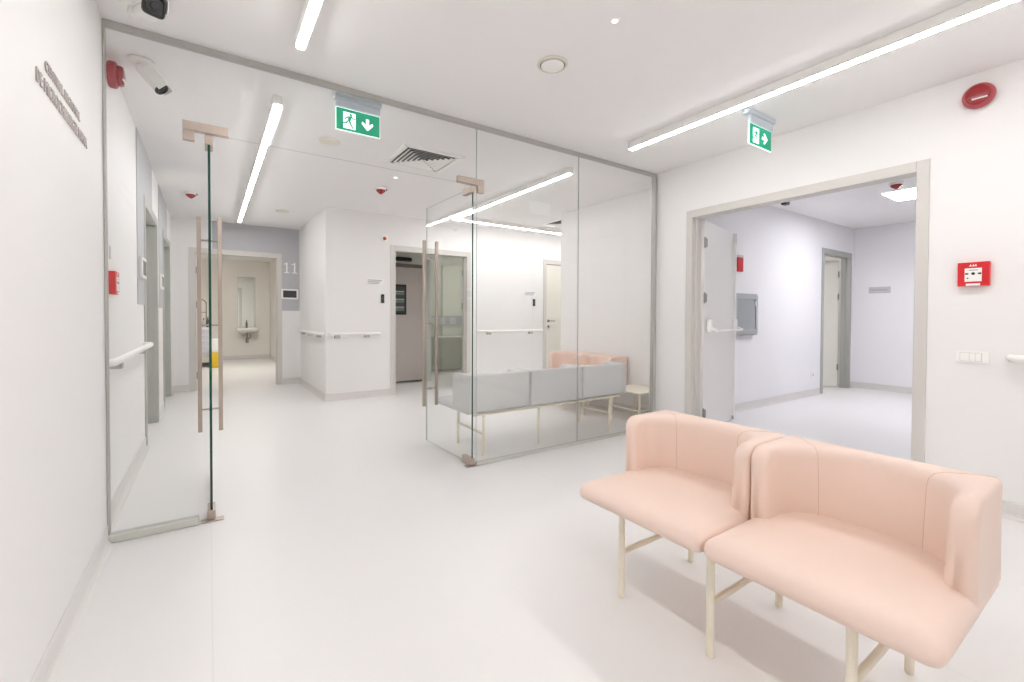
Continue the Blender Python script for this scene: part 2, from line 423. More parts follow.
# door_3 : far wall doorway into the dim room
d = sroot('door_3', label='doorway in the far wall opening on the dim room')
frame_y(d, F1[0], F1[1], 2.13, YF, 0.1, face=0.06)
bm = bmesh.new(); box(bm, 0.0, 0.9, -0.02, 0.02, 0.012, 2.09, bev=0.002, rot=None)
Rl = Matrix.Rotation(radians(62), 3, 'Z')
for v in bm.verts: v.co = Vector((3.455, YF+0.13, 0)) + Rl @ v.co
new_obj('door_leaf', bm, M['leaf'], d)
hinges(d, 3.425, YF+0.118, (1.86, 1.32, 0.24), 0.02, 0.0)

# door_4 : far wall closed door on the right
d = sroot('door_4', label='closed cream door in the far wall')
frame_y(d, F2[0], F2[1], 2.13, YF, 0.1, face=0.06)
lf = bx('door_leaf', (F2[0]+0.014, F2[1]-0.014, YF+0.0, YF+0.04, 0.012, 2.10), M['leaf_cream'], d, bev=0.002)
lever(lf, F2[0]+0.06, YF, 1.08, (0, -1), (1, 0), M['hinge'])

# door_5 / door_6 : left wall doors (closed at the back of deep jambs)
for i, (a, b) in ((5, D1), (6, D2)):
    d = sroot('door_%d' % i, label='%s doorway in the left corridor wall' % ('nearer' if i == 5 else 'farther'))
    frame_x(d, a, b, 2.13, XL, 0.2, -1, face=0.06, m=M['frame_dark'])
    lf = bx('door_leaf', (XL-0.2, XL-0.16, a+0.032, b-0.032, 0.012, 2.10), M['leaf'], d, bev=0.002)
    lever(lf, XL-0.16, a+0.1, 1.05, (1, 0), (0, 1), M['hinge'])

# door_7 : side room's door in its north wall
d = sroot('door_7', label='narrow open doorway at the back of the side room')
frame_y(d, N1[0], N1[1], 2.15, 2.97, 0.1, face=0.06, m=M['frame_dark'])
bm = bmesh.new(); box(bm, -0.92, 0.0, -0.02, 0.02, 0.02, 2.1, bev=0.002)
Rl = Matrix.Rotation(radians(-38), 3, 'Z')
for v in bm.verts: v.co = Vector((N1[1]-0.05, 3.115, 0)) + Rl @ v.co
new_obj('door_leaf', bm, M['leaf_cream'], d)
hinges(d, N1[1]-0.075, 3.095, (1.87, 1.50, 0.34), 0.03, 0.0)

# door_8 : taupe closed door inside the dim room with a dark glazed window
d = sroot('door_8', label='taupe door with a dark framed window inside the dim room')
bm = bmesh.new()
box(bm, 2.45, 2.51, 7.43, 7.56, 0.001, 2.06); box(bm, 3.14, 3.205, 7.43, 7.56, 0.001, 2.06); box(bm, 2.51, 3.14, 7.43, 7.56, 2.005, 2.06)
new_obj('door_frame', bm, mat('door_frame_brown_grey', srgb(120, 112, 106), 0.5, noise=(5, 0.01)), d)
lf = bx('door_leaf', (2.512, 3.138, 7.46, 7.50, 0.03, 2.0), M['leaf_taupe'], d, bev=0.002)
bm = bmesh.new()
for q in ((2.55, 2.83, 1.66, 1.70), (2.55, 2.83, 1.18, 1.22), (2.55, 2.58, 1.22, 1.66), (2.80, 2.83, 1.22, 1.66)):
    box(bm, q[0], q[1], 7.435, 7.4595, q[2], q[3])
wf = new_obj('window_frame', bm, M['black'], lf)
bm = bmesh.new()
box(bm, 2.58, 2.80, 7.452, 7.4595, 1.22, 1.66, mi=0)
for k in range(3):
    z = 1.25+k*0.135
    box(bm, 2.585, 2.795, 7.445, 7.4515, z, z+0.05, mi=1); box(bm, 2.585, 2.795, 7.445, 7.4515, z+0.055, z+0.066, mi=2)
new_obj('window_pane', bm, [M['dark'], M['shelf_green'], M['white']], lf)

# ------------------------------------------------------------------ glass partition
gp = thing('glass_partition', 'frameless clear glass partition with grey top rail spanning the room', 'glass partition', (XN, YG, 0))
def gl(o): o.location = (-XN, -YG, 0); return o   # parts modelled in world coordinates
def pane(name, x0, x1, z0, z1, parent, t=0.010, y=YG):
    bm = bmesh.new(); box(bm, x0, x1, y-t/2, y+t/2, z0, z1)
    for f in bm.faces:
        n = f.normal
        c = f.calc_center_median()
        f.material_index = 0 if abs(f.calc_center_median().y-y) > t*0.4 else 1
    return new_obj(name, bm, [M['glass'], M['silicone']], parent)
XJ = (-0.052, 1.700, 2.748)
gl(bx('top_rail', (XN+0.001, XR-0.002, YG-0.013, YG+0.013, 2.585, ZC-0.001), M['alu'], gp, bev=0.002))
gl(bx('side_post', (XN+0.001, XN+0.011, YG-0.02, YG+0.02, 0.045, 2.584), M['alu'], gp, bev=0.002))
gl(bx('side_post', (XR-0.045, XR-0.004, YG-0.02, YG+0.02, 0.04, 2.584), M['alu'], gp, bev=0.002))
gl(bx('bottom_rail', (XN+0.001, XJ[0], YG-0.024, YG+0.024, 0.001, 0.044), M['alu_light'], gp, bev=0.004))
gl(bx('bottom_rail', (XJ[1], XR-0.004, YG-0.016, YG+0.016, 0.001, 0.028), M['alu_light'], gp, bev=0.003))
gl(pane('glass_panel', XN+0.012, XJ[0]-0.002, 0.045, 2.584, gp))
gl(pane('glass_panel', XJ[0]+0.002, XJ[1]-0.002, 2.152, 2.584, gp))
gl(pane('glass_panel', XJ[1]+0.002, XJ[2]-0.002, 0.029, 2.584, gp))
gl(pane('glass_panel', XJ[2]+0.002, XR-0.046, 0.029, 2.584, gp))
def patchL(x_out, x_in, xj, s):
    """L shaped patch: horizontal arm over the door, leg down the fixed panel"""
    bm = bmesh.new()
    a, b = sorted((x_out, x_in))
    box(bm, a, b, YG-0.017, YG+0.017, 2.152, 2.200, bev=0.0015)
    c, e = sorted((x_out, xj-s*0.006))
    box(bm, c, e, YG-0.017, YG+0.017, 2.098, 2.1515, bev=0.0015)
    return gl(new_obj('patch_fitting', bm, M['steel'], gp))
patchL(-0.111, 0.098, XJ[0], 1)
patchL(1.758, 1.538, XJ[1], -1)

# ------------------------------------------------------------------ glass doors (both swung away from the camera)
def glass_door(x, y_h, side, label, ang, loff):
    t = thing('glass_door', label, 'glass door', (x, y_h, 0), radians(ang), 'frameless glass double doors')
    W_, th = 0.835, 0.012
    bm = bmesh.new(); box(bm, -th/2, th/2, 0.0, W_, 0.012, 2.135)
    for f in bm.faces:
        c = f.calc_center_median()
        f.material_index = 0 if abs(c.x) > th*0.4 else (1 if c.y < 0.1 else 2)
    new_obj('glass_panel', bm, [M['glass'], M['glass_edge'], M['silicone']], t)
    # bottom and top patches
    bm = bmesh.new(); box(bm, -0.019, 0.019, -0.004, 0.13, 0.010, 0.062, bev=0.004); cyl(bm, (0, 0.03, 0.0), (0, 0.03, 0.012), 0.014, n=14)
    new_obj('bottom_patch', bm, M['steel'], t)
    bm = bmesh.new(); box(bm, -0.019, 0.019, -0.004, 0.13, 2.095, 2.145, bev=0.004)
    new_obj('top_patch', bm, M['steel'], t)
    bm = bmesh.new()
    yh = 0.755
    for sx in (-1, 1):
        xo = sx*0.060
        box(bm, xo-0.0125, xo+0.0125, yh-0.012, yh+0.012, 0.345, 1.83, bev=0.002)
    for z in (0.50, 1.085, 1.67):
        cyl(bm, (-0.055, yh, z), (0.055, yh, z), 0.006, n=12)
        cyl(bm, (-0.009, yh, z), (-0.0052, yh, z), 0.012, n=14); cyl(bm, (0.0052, yh, z), (0.009, yh, z), 0.012, n=14)
    new_obj('pull_handle', bm, M['steel'], t)
    # floor spring plate
    bm = bmesh.new(); box(bm, -0.052, 0.058, -0.018, 0.035, 0.0008, 0.006, bev=0.002)
    new_obj('floor_plate', bm, M['steel'], t)
    return t
glass_door(0.006, 3.0, 1, 'left open glass door seen edge on with tall steel pull handles', 0, 0)
glass_door(1.668, 3.0, -1, 'right open glass door beside the grey sofa with tall steel pulls', 1.0, 0)

# ------------------------------------------------------------------ sofas
def rrect(w, d, r_f, r_b, n=6, inset=0.0):
    """rounded rectangle x0..w, y0..d ; front (y=0) corner radius r_f, back r_b"""
    pts = []
    x0, x1, y0, y1 = inset, w-inset, inset, d-inset
    rf = max(r_f-inset*0.6, 0.006); rb = max(r_b-inset*0.6, 0.006)
    for (cx, cy_, r, a0) in ((x0+rf, y0+rf, rf, 180), (x1-rf, y0+rf, rf, 270), (x1-rb, y1-rb, rb, 0), (x0+rb, y1-rb, rb, 90)):
        for k in range(n+1):
            a = radians(a0+90*k/n); pts.append((cx+r*cos(a), cy_+r*sin(a)))
    return pts

def loft(bm, rings, cap0=True, cap1=True, closed=True):
    R_ = [[bm.verts.new(p) for p in ring] for ring in rings]
    n = len(R_[0])
    for a, b in zip(R_, R_[1:]):
        for k in range(n if closed else n-1):
            bm.faces.new((a[k], a[(k+1) % n], b[(k+1) % n], b[k]))
    if cap0: bm.faces.new(R_[0][::-1])
    if cap1: bm.faces.new(R_[-1])
    return R_

def seat_bm(x0, w, D):
    bm = bmesh.new()
    lay = [(0.07, 0.3555), (0.045, 0.356), (0.022, 0.359), (0.008, 0.367), (0.001, 0.379), (0.0, 0.391), (0.002, 0.403), (0.008, 0.415), (0.018, 0.4255), (0.032, 0.4325), (0.055, 0.4375), (0.09, 0.4405), (0.19, 0.443)]
    rings = [[(x0+x, y, z) for x, y in rrect(w, D-0.03, 0.034, 0.02, inset=i+0.0012)] for i, z in lay]
    loft(bm, rings)
    return bm

def shell_profile(w, D, ta=0.070, tb=0.088, d0=0.362):
    """matching outer and inner plan polylines of the U shaped arm/back pad, left arm front -> right arm front"""
    g = 0.0025; ro = 0.020
    ye = D-tb
    rx, ry = 0.19, ye-d0
    inner, outer = [], []
    n2, n3, na, nc = 16, 5, 8, 4
    for k in range(n2+1):
        a = pi/2*k/n2
        inner.append((ta+rx-rx*cos(a), d0+ry*sin(a)))
    for k in range(na): outer.append((g, d0+(D-ro-d0)*k/na))
    for k in range(nc):
        a = pi/2*k/(nc-1); outer.append((g+ro-ro*cos(a), D-ro+ro*sin(a)))
    rem = n2+1-len(outer)
    for k in range(1, rem+1): outer.append((g+ro+(ta+rx-g-ro)*k/rem, D))
    for k in range(1, n3+1):
        x = ta+rx+(w/2-ta-rx)*k/n3
        inner.append((x, ye)); outer.append((x, D))
    mir = lambda ps: [(w-x, y) for x, y in ps[:-1][::-1]]
    return outer+mir(outer), inner+mir(inner)

def pad_profile(L, top, zb):
    ri, ro = min(0.040, L*0.42), min(0.016, L*0.2)
    lean = 0.008
    p = []
    # start bottom outer -> up -> over -> down inner
    p.append((0.006, zb)); p.append((0.0, zb+0.008)); p.append((0.0, (zb+top)/2)); p.append((0.0, top-ro))
    for a in (30, 60): p.append((ro-ro*cos(radians(a)), top-ro+ro*sin(radians(a))))
    p.append((ro, top)); p.append(((ro+L-ri-lean)/2, top+0.0025)); p.append((L-ri-lean, top))
    for a in (60, 30): p.append((L-lean-ri+ri*cos(radians(a)), top-ri+ri*sin(radians(a))))
    p.append((L-lean, top-ri)); p.append((L-lean*0.4, (zb+top)/2)); p.append((L, zb+0.05)); p.append((L-0.006, zb))
    return p

def shell_bm(x0, w, D, z0=0.380, zt=0.682):
    o_, i_ = shell_profile(w, D)
    bm = bmesh.new()
    rings = []
    n = len(o_)
    # arc length from each arm front to round the arm's top front corner
    rf = 0.062
    for k in range(n):
        ox, oy = o_[k]; ix, iy = i_[k]
        O = Vector((ox, oy)); I = Vector((ix, iy))
        T = (I-O); L = T.length; T /= L
        rings.append((O, I, T, L))
    def section(O, I, T, L, top, zb):
        p = pad_profile(L, top, zb)
        return [(x0+(O+T*u).x, (O+T*u).y, z) for u, z in p]
    secs = []
    # leading rounded end (arm front) : sections pulled forward with lowered top
    def end_sections(k):
        O, I, T, L = rings[k]
        out = []
        fwd = Vector((0, -1)); rw = 0.020
        for a in (90, 86, 80, 72, 62, 50, 38, 25, 12):
            ar = radians(a)
            adv = rf*sin(ar); drop = rf*(1-cos(ar))
            e = max(0.0, (adv-(rf-rw))/rw)
            sh = rw*(1-math.sqrt(max(0.0, 1-e*e)))*0.9
            out.append((O+fwd*adv+T*sh, I+fwd*adv-T*sh, T, L-2*sh, zt-drop, sh))
        return out
    for (O, I, T, L, top, sh) in end_sections(0): secs.append(section(O, I, T, L, top, z0))
    for k in range(n): secs.append(section(*rings[k], zt, z0))
    for (O, I, T, L, top, sh) in end_sections(n-1)[::-1]: secs.append(section(O, I, T, L, top, z0))
    loft(bm, secs)
    # soften the front faces of the arms
    return bm

def seam_bm(x0, w, D, s, zt=0.682):
    """thin raised stitch lines where the arm pad turns into the back, and across the top"""
    o_, i_ = shell_profile(w, D)
    bm = bmesh.new()
    if True:
        k = 10 if s == 0 else len(i_)-11
        I = Vector(i_[k]); O = Vector(o_[k]); T = (I-O); L = T.length; T /= L
        pts = []
        pr = pad_profile(L, zt, 0.38)[2:-1]
        pr = [(u, z) for u, z in pr if z > 0.425]
        for u, z in pr:
            q = O+T*u; pts.append(Vector((x0+q.x, q.y, z)))
        for a, b in zip(pts, pts[1:]): cyl(bm, a, b, 0.0009, n=6)
    return bm

def sofa(name, label, loc, rz, n, w, D, ml, mseam, leg_x, leg_y=(0.08, 0.56), single=None):
    t = thing(name, label, 'sofa', loc, rz)
    for k in range(n):
        x0 = k*w
        s = new_obj('seat', seat_bm(x0, w, D), ml, t, smooth=True)
        b = new_obj('backrest', shell_bm(x0, w, D), ml, t, smooth=True)
        for q in (0, 1): new_obj('seam', seam_bm(x0, w, D, q), mseam, b)
    W_ = n*w
    bm = bmesh.new()
    for y in (leg_y[0]+0.12, leg_y[1]): box(bm, 0.06, W_-0.06, y-0.011, y+0.011, 0.339, 0.3552, bev=0.002)
    for x in leg_x: box(bm, x-0.013, x+0.013, leg_y[0]+0.013, leg_y[1]-0.013, 0.3395, 0.355)
    new_obj('seat_frame', bm, M['cream_metal'], t)
    for x in leg_x:
        for y in leg_y:
            bm = bmesh.new(); cyl(bm, (x, y, 0.003), (x, y, 0.355), 0.0130, n=20); cyl(bm, (x, y, 0.0), (x, y, 0.003), 0.010, n=20)
            new_obj('leg', bm, M['cream_metal'], t, smooth=False)
        bm = bmesh.new(); cyl(bm, (x, leg_y[0]+0.011, 0.185), (x, leg_y[1]-0.011, 0.185), 0.0115, n=16)
        new_obj('stretcher', bm, M['cream_metal'], t)
    if single:
        x, y = single
        bm = bmesh.new(); cyl(bm, (x, y, 0.0), (x, y, 0.355), 0.0125, n=20); new_obj('leg', bm, M['cream_metal'], t)
    return t

sofa('sofa', 'blush pink two seat sofa in the foreground on cream metal legs', (1.325, 1.450, 0), -pi/2, 2, 0.592, 0.605,
     M['pink'], M['pink_seam'], (0.195, 0.588, 0.99), (0.075, 0.550))
sofa('sofa', 'grey three seat sofa turned backward behind the glass partition', (3.54, 3.725, 0), pi, 3, 0.613, 0.605,
     M['grey_leather'], M['grey_seam'], (0.20, 1.67), (0.10, 0.555), (1.055, 0.50))
sofa('sofa', 'blush pink two seat sofa behind the grey sofa against the far right wall', (3.56, 4.80, 0), -pi/2, 2, 0.572, 0.605,
     M['pink'], M['pink_seam'], (0.18, 0.56, 0.94), (0.075, 0.550))

# side table
t = thing('side_table', 'low square cream side table in the corner beside the glass partition', 'side table', (3.70, 3.09, 0))
bm = bmesh.new()
rings = [[(x, y, z) for x, y in rrect(0.46, 0.46, 0.035, 0.035, inset=i)] for i, z in ((0.004, 0.340), (0.0, 0.343), (0.0, 0.357), (0.003, 0.360))]
loft(bm, rings); new_obj('table_top', bm, M['cream_top'], t)
for x in (0.03, 0.43):
    for y in (0.03, 0.43):
        bm = bmesh.new(); cyl(bm, (x, y, 0), (x, y, 0.3395), 0.0125, n=16); new_obj('leg', bm, M['cream_metal'], t)
for x in (0.03, 0.43):
    bm = bmesh.new(); cyl(bm, (x, 0.045, 0.16), (x, 0.415, 0.16), 0.010, n=12); new_obj('stretcher', bm, M['cream_metal'], t)
bm = bmesh.new(); cyl(bm, (0.045, 0.03, 0.16), (0.415, 0.03, 0.16), 0.010, n=12); new_obj('stretcher', bm, M['cream_metal'], t)

# ------------------------------------------------------------------ lamps
def strip(label, x0, x1, y0, y1, group='long white strip lights on the ceiling', z=2.555):
    t = thing('strip_light', label, 'ceiling light', ((x0+x1)/2, (y0+y1)/2, ZC), 0, group)
    cx, cy_ = (x0+x1)/2, (y0+y1)/2
    o = bx('housing', (x0-cx, x1-cx, y0-cy_, y1-cy_, z+0.006-ZC, -0.001), M['white'], t, bev=0.002)
    e = 0.009
    o = bx('diffuser', (x0-cx+e, x1-cx-e, y0-cy_+e, y1-cy_-e, z-ZC, z+0.0058-ZC), M['diffuser'], t)
    return t
strip('strip light at the top left, nearer than the partition', 0.380, 0.434, -2.6, 2.605)
strip('strip light running down the corridor toward the number 11', 0.362, 0.416, 3.36, 7.9)
strip('longest strip light at the upper right, above the pink sofa', 2.92, 2.975, -2.6, 2.585)
# L shaped one beyond the glass
t = thing('strip_light', 'L shaped strip light seen through the glass above the grey sofa', 'ceiling light', (2.95, 5.85, ZC), 0, 'long white strip lights on the ceiling')
bm = bmesh.new()
prism(bm, [(-0.0275, -2.52), (0.0275, -2.52), (0.0275, -0.0275), (4.5, -0.0275), (4.5, 0.0275), (-0.0275, 0.0275)], lambda u, v, w: (u, v, -0.001-w), 0.058)
new_obj('housing', bm, M['white'], t)
bm = bmesh.new()
prism(bm, [(-0.0185, -2.51), (0.0185, -2.51), (0.0185, -0.0185), (4.49, -0.0185), (4.49, 0.0185), (-0.0185, 0.0185)], lambda u, v, w: (u, v, -0.0592-w), 0.0058)
new_obj('diffuser', bm, M['diffuser_far'], t)

def panel(label, x0, x1, y0, y1, m):
    t = thing('ceiling_panel_light', label, 'ceiling light', ((x0+x1)/2, (y0+y1)/2, ZC))
    hx, hy = (x1-x0)/2, (y1-y0)/2
    bm = bmesh.new()
    for d_ in ((-hx, hx, -hy, -hy+0.012), (-hx, hx, hy-0.012, hy), (-hx, -hx+0.012, -hy+0.012, hy-0.012), (hx-0.012, hx, -hy+0.012, hy-0.012)):
        box(bm, *d_, -0.012, -0.001)
    new_obj('frame', bm, M['white'], t)
    bx('diffuser', (-hx+0.0125, hx-0.0125, -hy+0.0125, hy-0.0125, -0.009, -0.001), m, t)
panel('square ceiling light in the side room beyond the wide doorway', 6.54, 7.13, 1.36, 1.95, M['diffuser_cool'])
panel('added unseen fill light inside the washroom behind door 11', 0.0, 1.2, 10.6, 11.2, M['diffuser_wash'])  # out of view, added to brighten the room past the corridor end
panel('added unseen fill light inside the dim room beyond the far doorway', 4.2, 4.5, 7.4, 7.7, M['diffuser_room'])  # no visible fitting here; added to lift the dim interior
panel('added unseen fill light inside the small room behind the side room', 7.4, 7.9, 3.7, 4.2, M['diffuser_wash'])  # hidden panel added so the space past the narrow doorway is lit

# ------------------------------------------------------------------ ceiling items
def disc(name, label, cat, x, y, prof, m, group=None):
    bm = bmesh.new(); lathe(bm, prof, (0, 0, 0), '-Z', 40)
    t = thing(name, label, cat, (x, y, ZC-0.0005), 0, group)
    return t, bm
# speaker above the room
t = thing('ceiling_speaker', 'round white ceiling speaker in the open middle of the near ceiling', 'speaker', (1.662, 2.043, ZC), 0, 'round ceiling speakers')
bm = bmesh.new(); lathe(bm, [(0.088, 0.0005), (0.088, 0.006), (0.080, 0.012), (0.074, 0.012), (0.072, 0.004), (0.070, 0.004)], (0, 0, 0), '-Z', 48); new_obj('rim', bm, M['offwhite'], t)
bm = bmesh.new(); lathe(bm, [(0.0665, 0.0045), (0.0665, 0.014), (0.05, 0.017), (0.0, 0.018)], (0, 0, 0), '-Z', 48); new_obj('grille', bm, M['white'], t)
bm = bmesh.new(); lathe(bm, [(0.0725, 0.0042), (0.0725, 0.0085), (0.067, 0.0085), (0.067, 0.0042)], (0, 0, 0), '-Z', 48); new_obj('gap_ring', bm, M['dark'], t)
def plain_speaker(label, x, y, r=0.085):
    t = thing('ceiling_speaker', label, 'speaker', (x, y, ZC), 0, 'round ceiling speakers')
    bm = bmesh.new(); lathe(bm, [(r, 0.0005), (r, 0.006), (r*0.93, 0.012), (r*0.86, 0.012)], (0, 0, 0), '-Z', 40); new_obj('rim', bm, M['offwhite'], t)
    bm = bmesh.new(); lathe(bm, [(r*0.85, 0.0105), (r*0.85, 0.014), (r*0.6, 0.017), (0, 0.018)], (0, 0, 0), '-Z', 40); new_obj('grille', bm, M['offwhite'], t)
plain_speaker('round cream ceiling speaker just under the hanging exit sign beyond the glass', 0.85, 3.99)
plain_speaker('small looking round ceiling speaker near the grey panel with number 11', 0.86, 7.01)
def led(label, x, y):
    t = thing('spotlight', label, 'spotlight', (x, y, ZC), 0, 'tiny recessed ceiling spots')
    bm = bmesh.new(); lathe(bm, [(0.024, 0.0005), (0.024, 0.004), (0.020, 0.006), (0.015, 0.006), (0.014, 0.003)], (0, 0, 0), '-Z', 28); new_obj('rim', bm, M['white'], t)
    bm = bmesh.new(); lathe(bm, [(0.0135, 0.0035), (0.0125, 0.007), (0, 0.009)], (0, 0, 0), '-Z', 24); new_obj('lens', bm, M['led'], t)
led('tiny lit ceiling spot between the round speaker and the top edge', 1.672, 1.569)
led('tiny lit ceiling spot just past the four way air vent', 1.645, 4.63)

# smoke detector with red cone sounder
def detector(label, x, y, s=1.0):
    t = thing('smoke_detector', label, 'smoke detector', (x, y, ZC), 0, 'red tipped smoke detectors')
    bm = bmesh.new(); lathe(bm, [(0.062*s, 0.0005), (0.062*s, 0.012), (0.056*s, 0.022), (0.052*s, 0.024)], (0, 0, 0), '-Z', 32); new_obj('base', bm, M['white'], t)
    bm = bmesh.new(); lathe(bm, [(0.05*s, 0.0242), (0.052*s, 0.034), (0.03*s, 0.055), (0.008*s, 0.070), (0, 0.071)], (0, 0, 0), '-Z', 32); new_obj('beacon', bm, M['red_deep'], t)
    bx('vent_slot', (0.046*s, 0.066*s, -0.03*s, 0.03*s, -0.022, -0.010), M['dark'], t)
detector('red tipped detector above the far handrail, past the air vent', 1.64, 5.11)
detector('red tipped detector near the left end of the corridor ceiling', -0.17, 6.60)
detector('red tipped detector in the side room beside the square lamp', 6.18, 1.70)

# four way air diffuser
def vent(label, x0, x1, y0, y1):
    cx, cy_ = (x0+x1)/2, (y0+y1)/2; hx, hy = (x1-x0)/2, (y1-y0)/2
    t = thing('air_vent', label, 'air vent', (cx, cy_, ZC), 0, 'square ceiling air vents')
    bm = bmesh.new()
    for a in range(4):
        pts = [(-hx, -hy), (hx, -hy), (hx-0.05, -hy+0.05), (-hx+0.05, -hy+0.05)]
        rot = Matrix.Rotation(a*pi/2, 2)
        pts = [tuple(rot @ Vector(p)) for p in pts]
        prism(bm, pts, lambda u, v, w: (u, v, -0.001-w), 0.010)
    new_obj('frame', bm, M['white'], t)
    bx('duct_back', (-hx+0.051, hx-0.051, -hy+0.051, hy-0.051, -0.0025, -0.001), M['dark'], t)
    # four triangular sectors of slanted blades
    for a in range(4):
        bm = bmesh.new()
        rot = Matrix.Rotation(a*pi/2, 3, 'Z')
        n = 6; R0 = min(hx, hy)-0.055
        for k in range(n):
            r = R0-(k+0.5)*R0/n
            l = r-0.004
            # slanted blade parallel to local x at y=-r
            q = [(-l, -r-0.014, -0.012), (l, -r-0.014, -0.012), (l, -r+0.012, -0.003), (-l, -r+0.012, -0.003)]
            vs_ = [bm.verts.new(rot @ Vector(p)) for p in q]
            vs2 = [bm.verts.new(rot @ (Vector(p)+Vector((0, -0.0008, -0.0016)))) for p in q]
            bm.faces.new(vs_); bm.faces.new(vs2[::-1])
            for i in range(4): bm.faces.new((vs_[i], vs2[i], vs2[(i+1) % 4], vs_[(i+1) % 4]))
        new_obj('blades', bm, M['white'], t)
vent('square four way air vent beside the hanging exit sign', 1.39, 1.95, 3.67, 4.25)
vent('square air vent half hidden above the closed cream door', 4.36, 4.92, 5.05, 5.63)

# exit signs
def sign_art(bm, arrow, ox, oz):
    """ox, oz: lower-left; sign 0.30 x 0.14; drawn on local XZ, facing -Y"""
    to3 = lambda u, v, w: (ox+u, -0.0062-w, oz+v)
    t_ = 0.0012
    # white doorway with a running figure cut into it (figure drawn in green above)
    prism(bm, [(0.045, 0.015), (0.125, 0.015), (0.125, 0.122), (0.045, 0.122)], to3, t_, 0)
    to4 = lambda u, v, w: (ox+u, -0.0076-w, oz+v)
    g = lambda pts: prism(bm, pts, to4, 0.0008, 1)
    # head
    g([(0.094+0.0085*cos(2*pi*k/10), 0.108+0.0085*sin(2*pi*k/10)) for k in range(10)])
    g([(0.078, 0.097), (0.093, 0.100), (0.100, 0.092), (0.091, 0.066), (0.076, 0.062), (0.074, 0.075)])     # torso
    g([(0.080, 0.098), (0.062, 0.090), (0.052, 0.073), (0.058, 0.070), (0.067, 0.083), (0.082, 0.088)])     # back arm
    g([(0.094, 0.099), (0.105, 0.082), (0.122, 0.080), (0.122, 0.087), (0.109, 0.090), (0.100, 0.100)])     # front arm
    g([(0.090, 0.070), (0.098, 0.048), (0.112, 0.022), (0.104, 0.018), (0.088, 0.044), (0.078, 0.064)])     # front leg
    g([(0.077, 0.066), (0.070, 0.046), (0.040, 0.044), (0.040, 0.052), (0.063, 0.054), (0.066, 0.068)])     # trailing leg
    # arrow
    A = [(-0.009, 0.036), (0.009, 0.036), (0.009, -0.008), (0.032, 0.016), (0.040, 0.002), (0.0, -0.040), (-0.040, 0.002), (-0.032, 0.016), (-0.009, -0.008)]
    cx, cz = 0.205, 0.070
    if arrow == 'down': pts = [(cx+x, cz+z) for x, z in A]
    else: pts = [(cx-z, cz+x) for x, z in A]
    # split concave arrow into shaft and head so the faces stay clean
    def tr(p): return (cx+p[0], cz+p[1]) if arrow == 'down' else (cx-p[1], cz+p[0])
    prism(bm, [tr(p) for p in ((-0.010, 0.036), (0.010, 0.036), (0.010, -0.022), (-0.010, -0.022))], to3, t_, 0)
    prism(bm, [tr(p) for p in ((0.0, -0.042), (0.040, 0.000), (0.034, 0.014), (0.022, 0.006), (-0.0005, -0.0185))], to3, t_*0.9, 0)
    prism(bm, [tr(p) for p in ((0.0, -0.042), (-0.040, 0.000), (-0.034, 0.014), (-0.022, 0.006), (0.0005, -0.0185))], to3, t_*0.9, 0)

def exit_sign(label, x0, y, ztop, arrow, hx0, hx1, w=0.302):
    hgt = 0.142
    t = thing('exit_sign', label, 'exit sign', (x0+w/2, y, ZC), 0)
    X = lambda v: v-(x0+w/2)
    bm = bmesh.new()
    box(bm, X(hx0), X(hx1), -0.03, 0.03, -0.034, -0.001, bev=0.004)
    box(bm, X(x0), X(x0+w), -0.016, 0.016, ztop-ZC+0.004, -0.035, bev=0.002)
    new_obj('housing', bm, M['sign_house'], t)
    bx('acrylic_plate', (X(x0)-0.002, X(x0+w)+0.002, -0.004, 0.004, ztop-hgt-ZC-0.003, ztop-ZC+0.0035), M['sign_white'], t)
    bm = bmesh.new()
    box(bm, X(x0)+0.001, X(x0+w)-0.001, -0.006, -0.0042, ztop-hgt-ZC, ztop-ZC)
    new_obj('green_panel', bm, M['sign_green'], t)
    bm = bmesh.new(); sign_art(bm, arrow, X(x0), ztop-hgt-ZC)
    new_obj('pictogram', bm, [M['sign_white'], M['sign_green']], t)
exit_sign('green exit sign with a down arrow hanging beyond the glass top rail', 0.703, 3.12, 2.533, 'down', 0.694, 1.000, 0.290)
exit_sign('green exit sign with a right arrow above the wide doorway', 3.170, 1.70, 2.530, 'right', 3.130, 3.490)

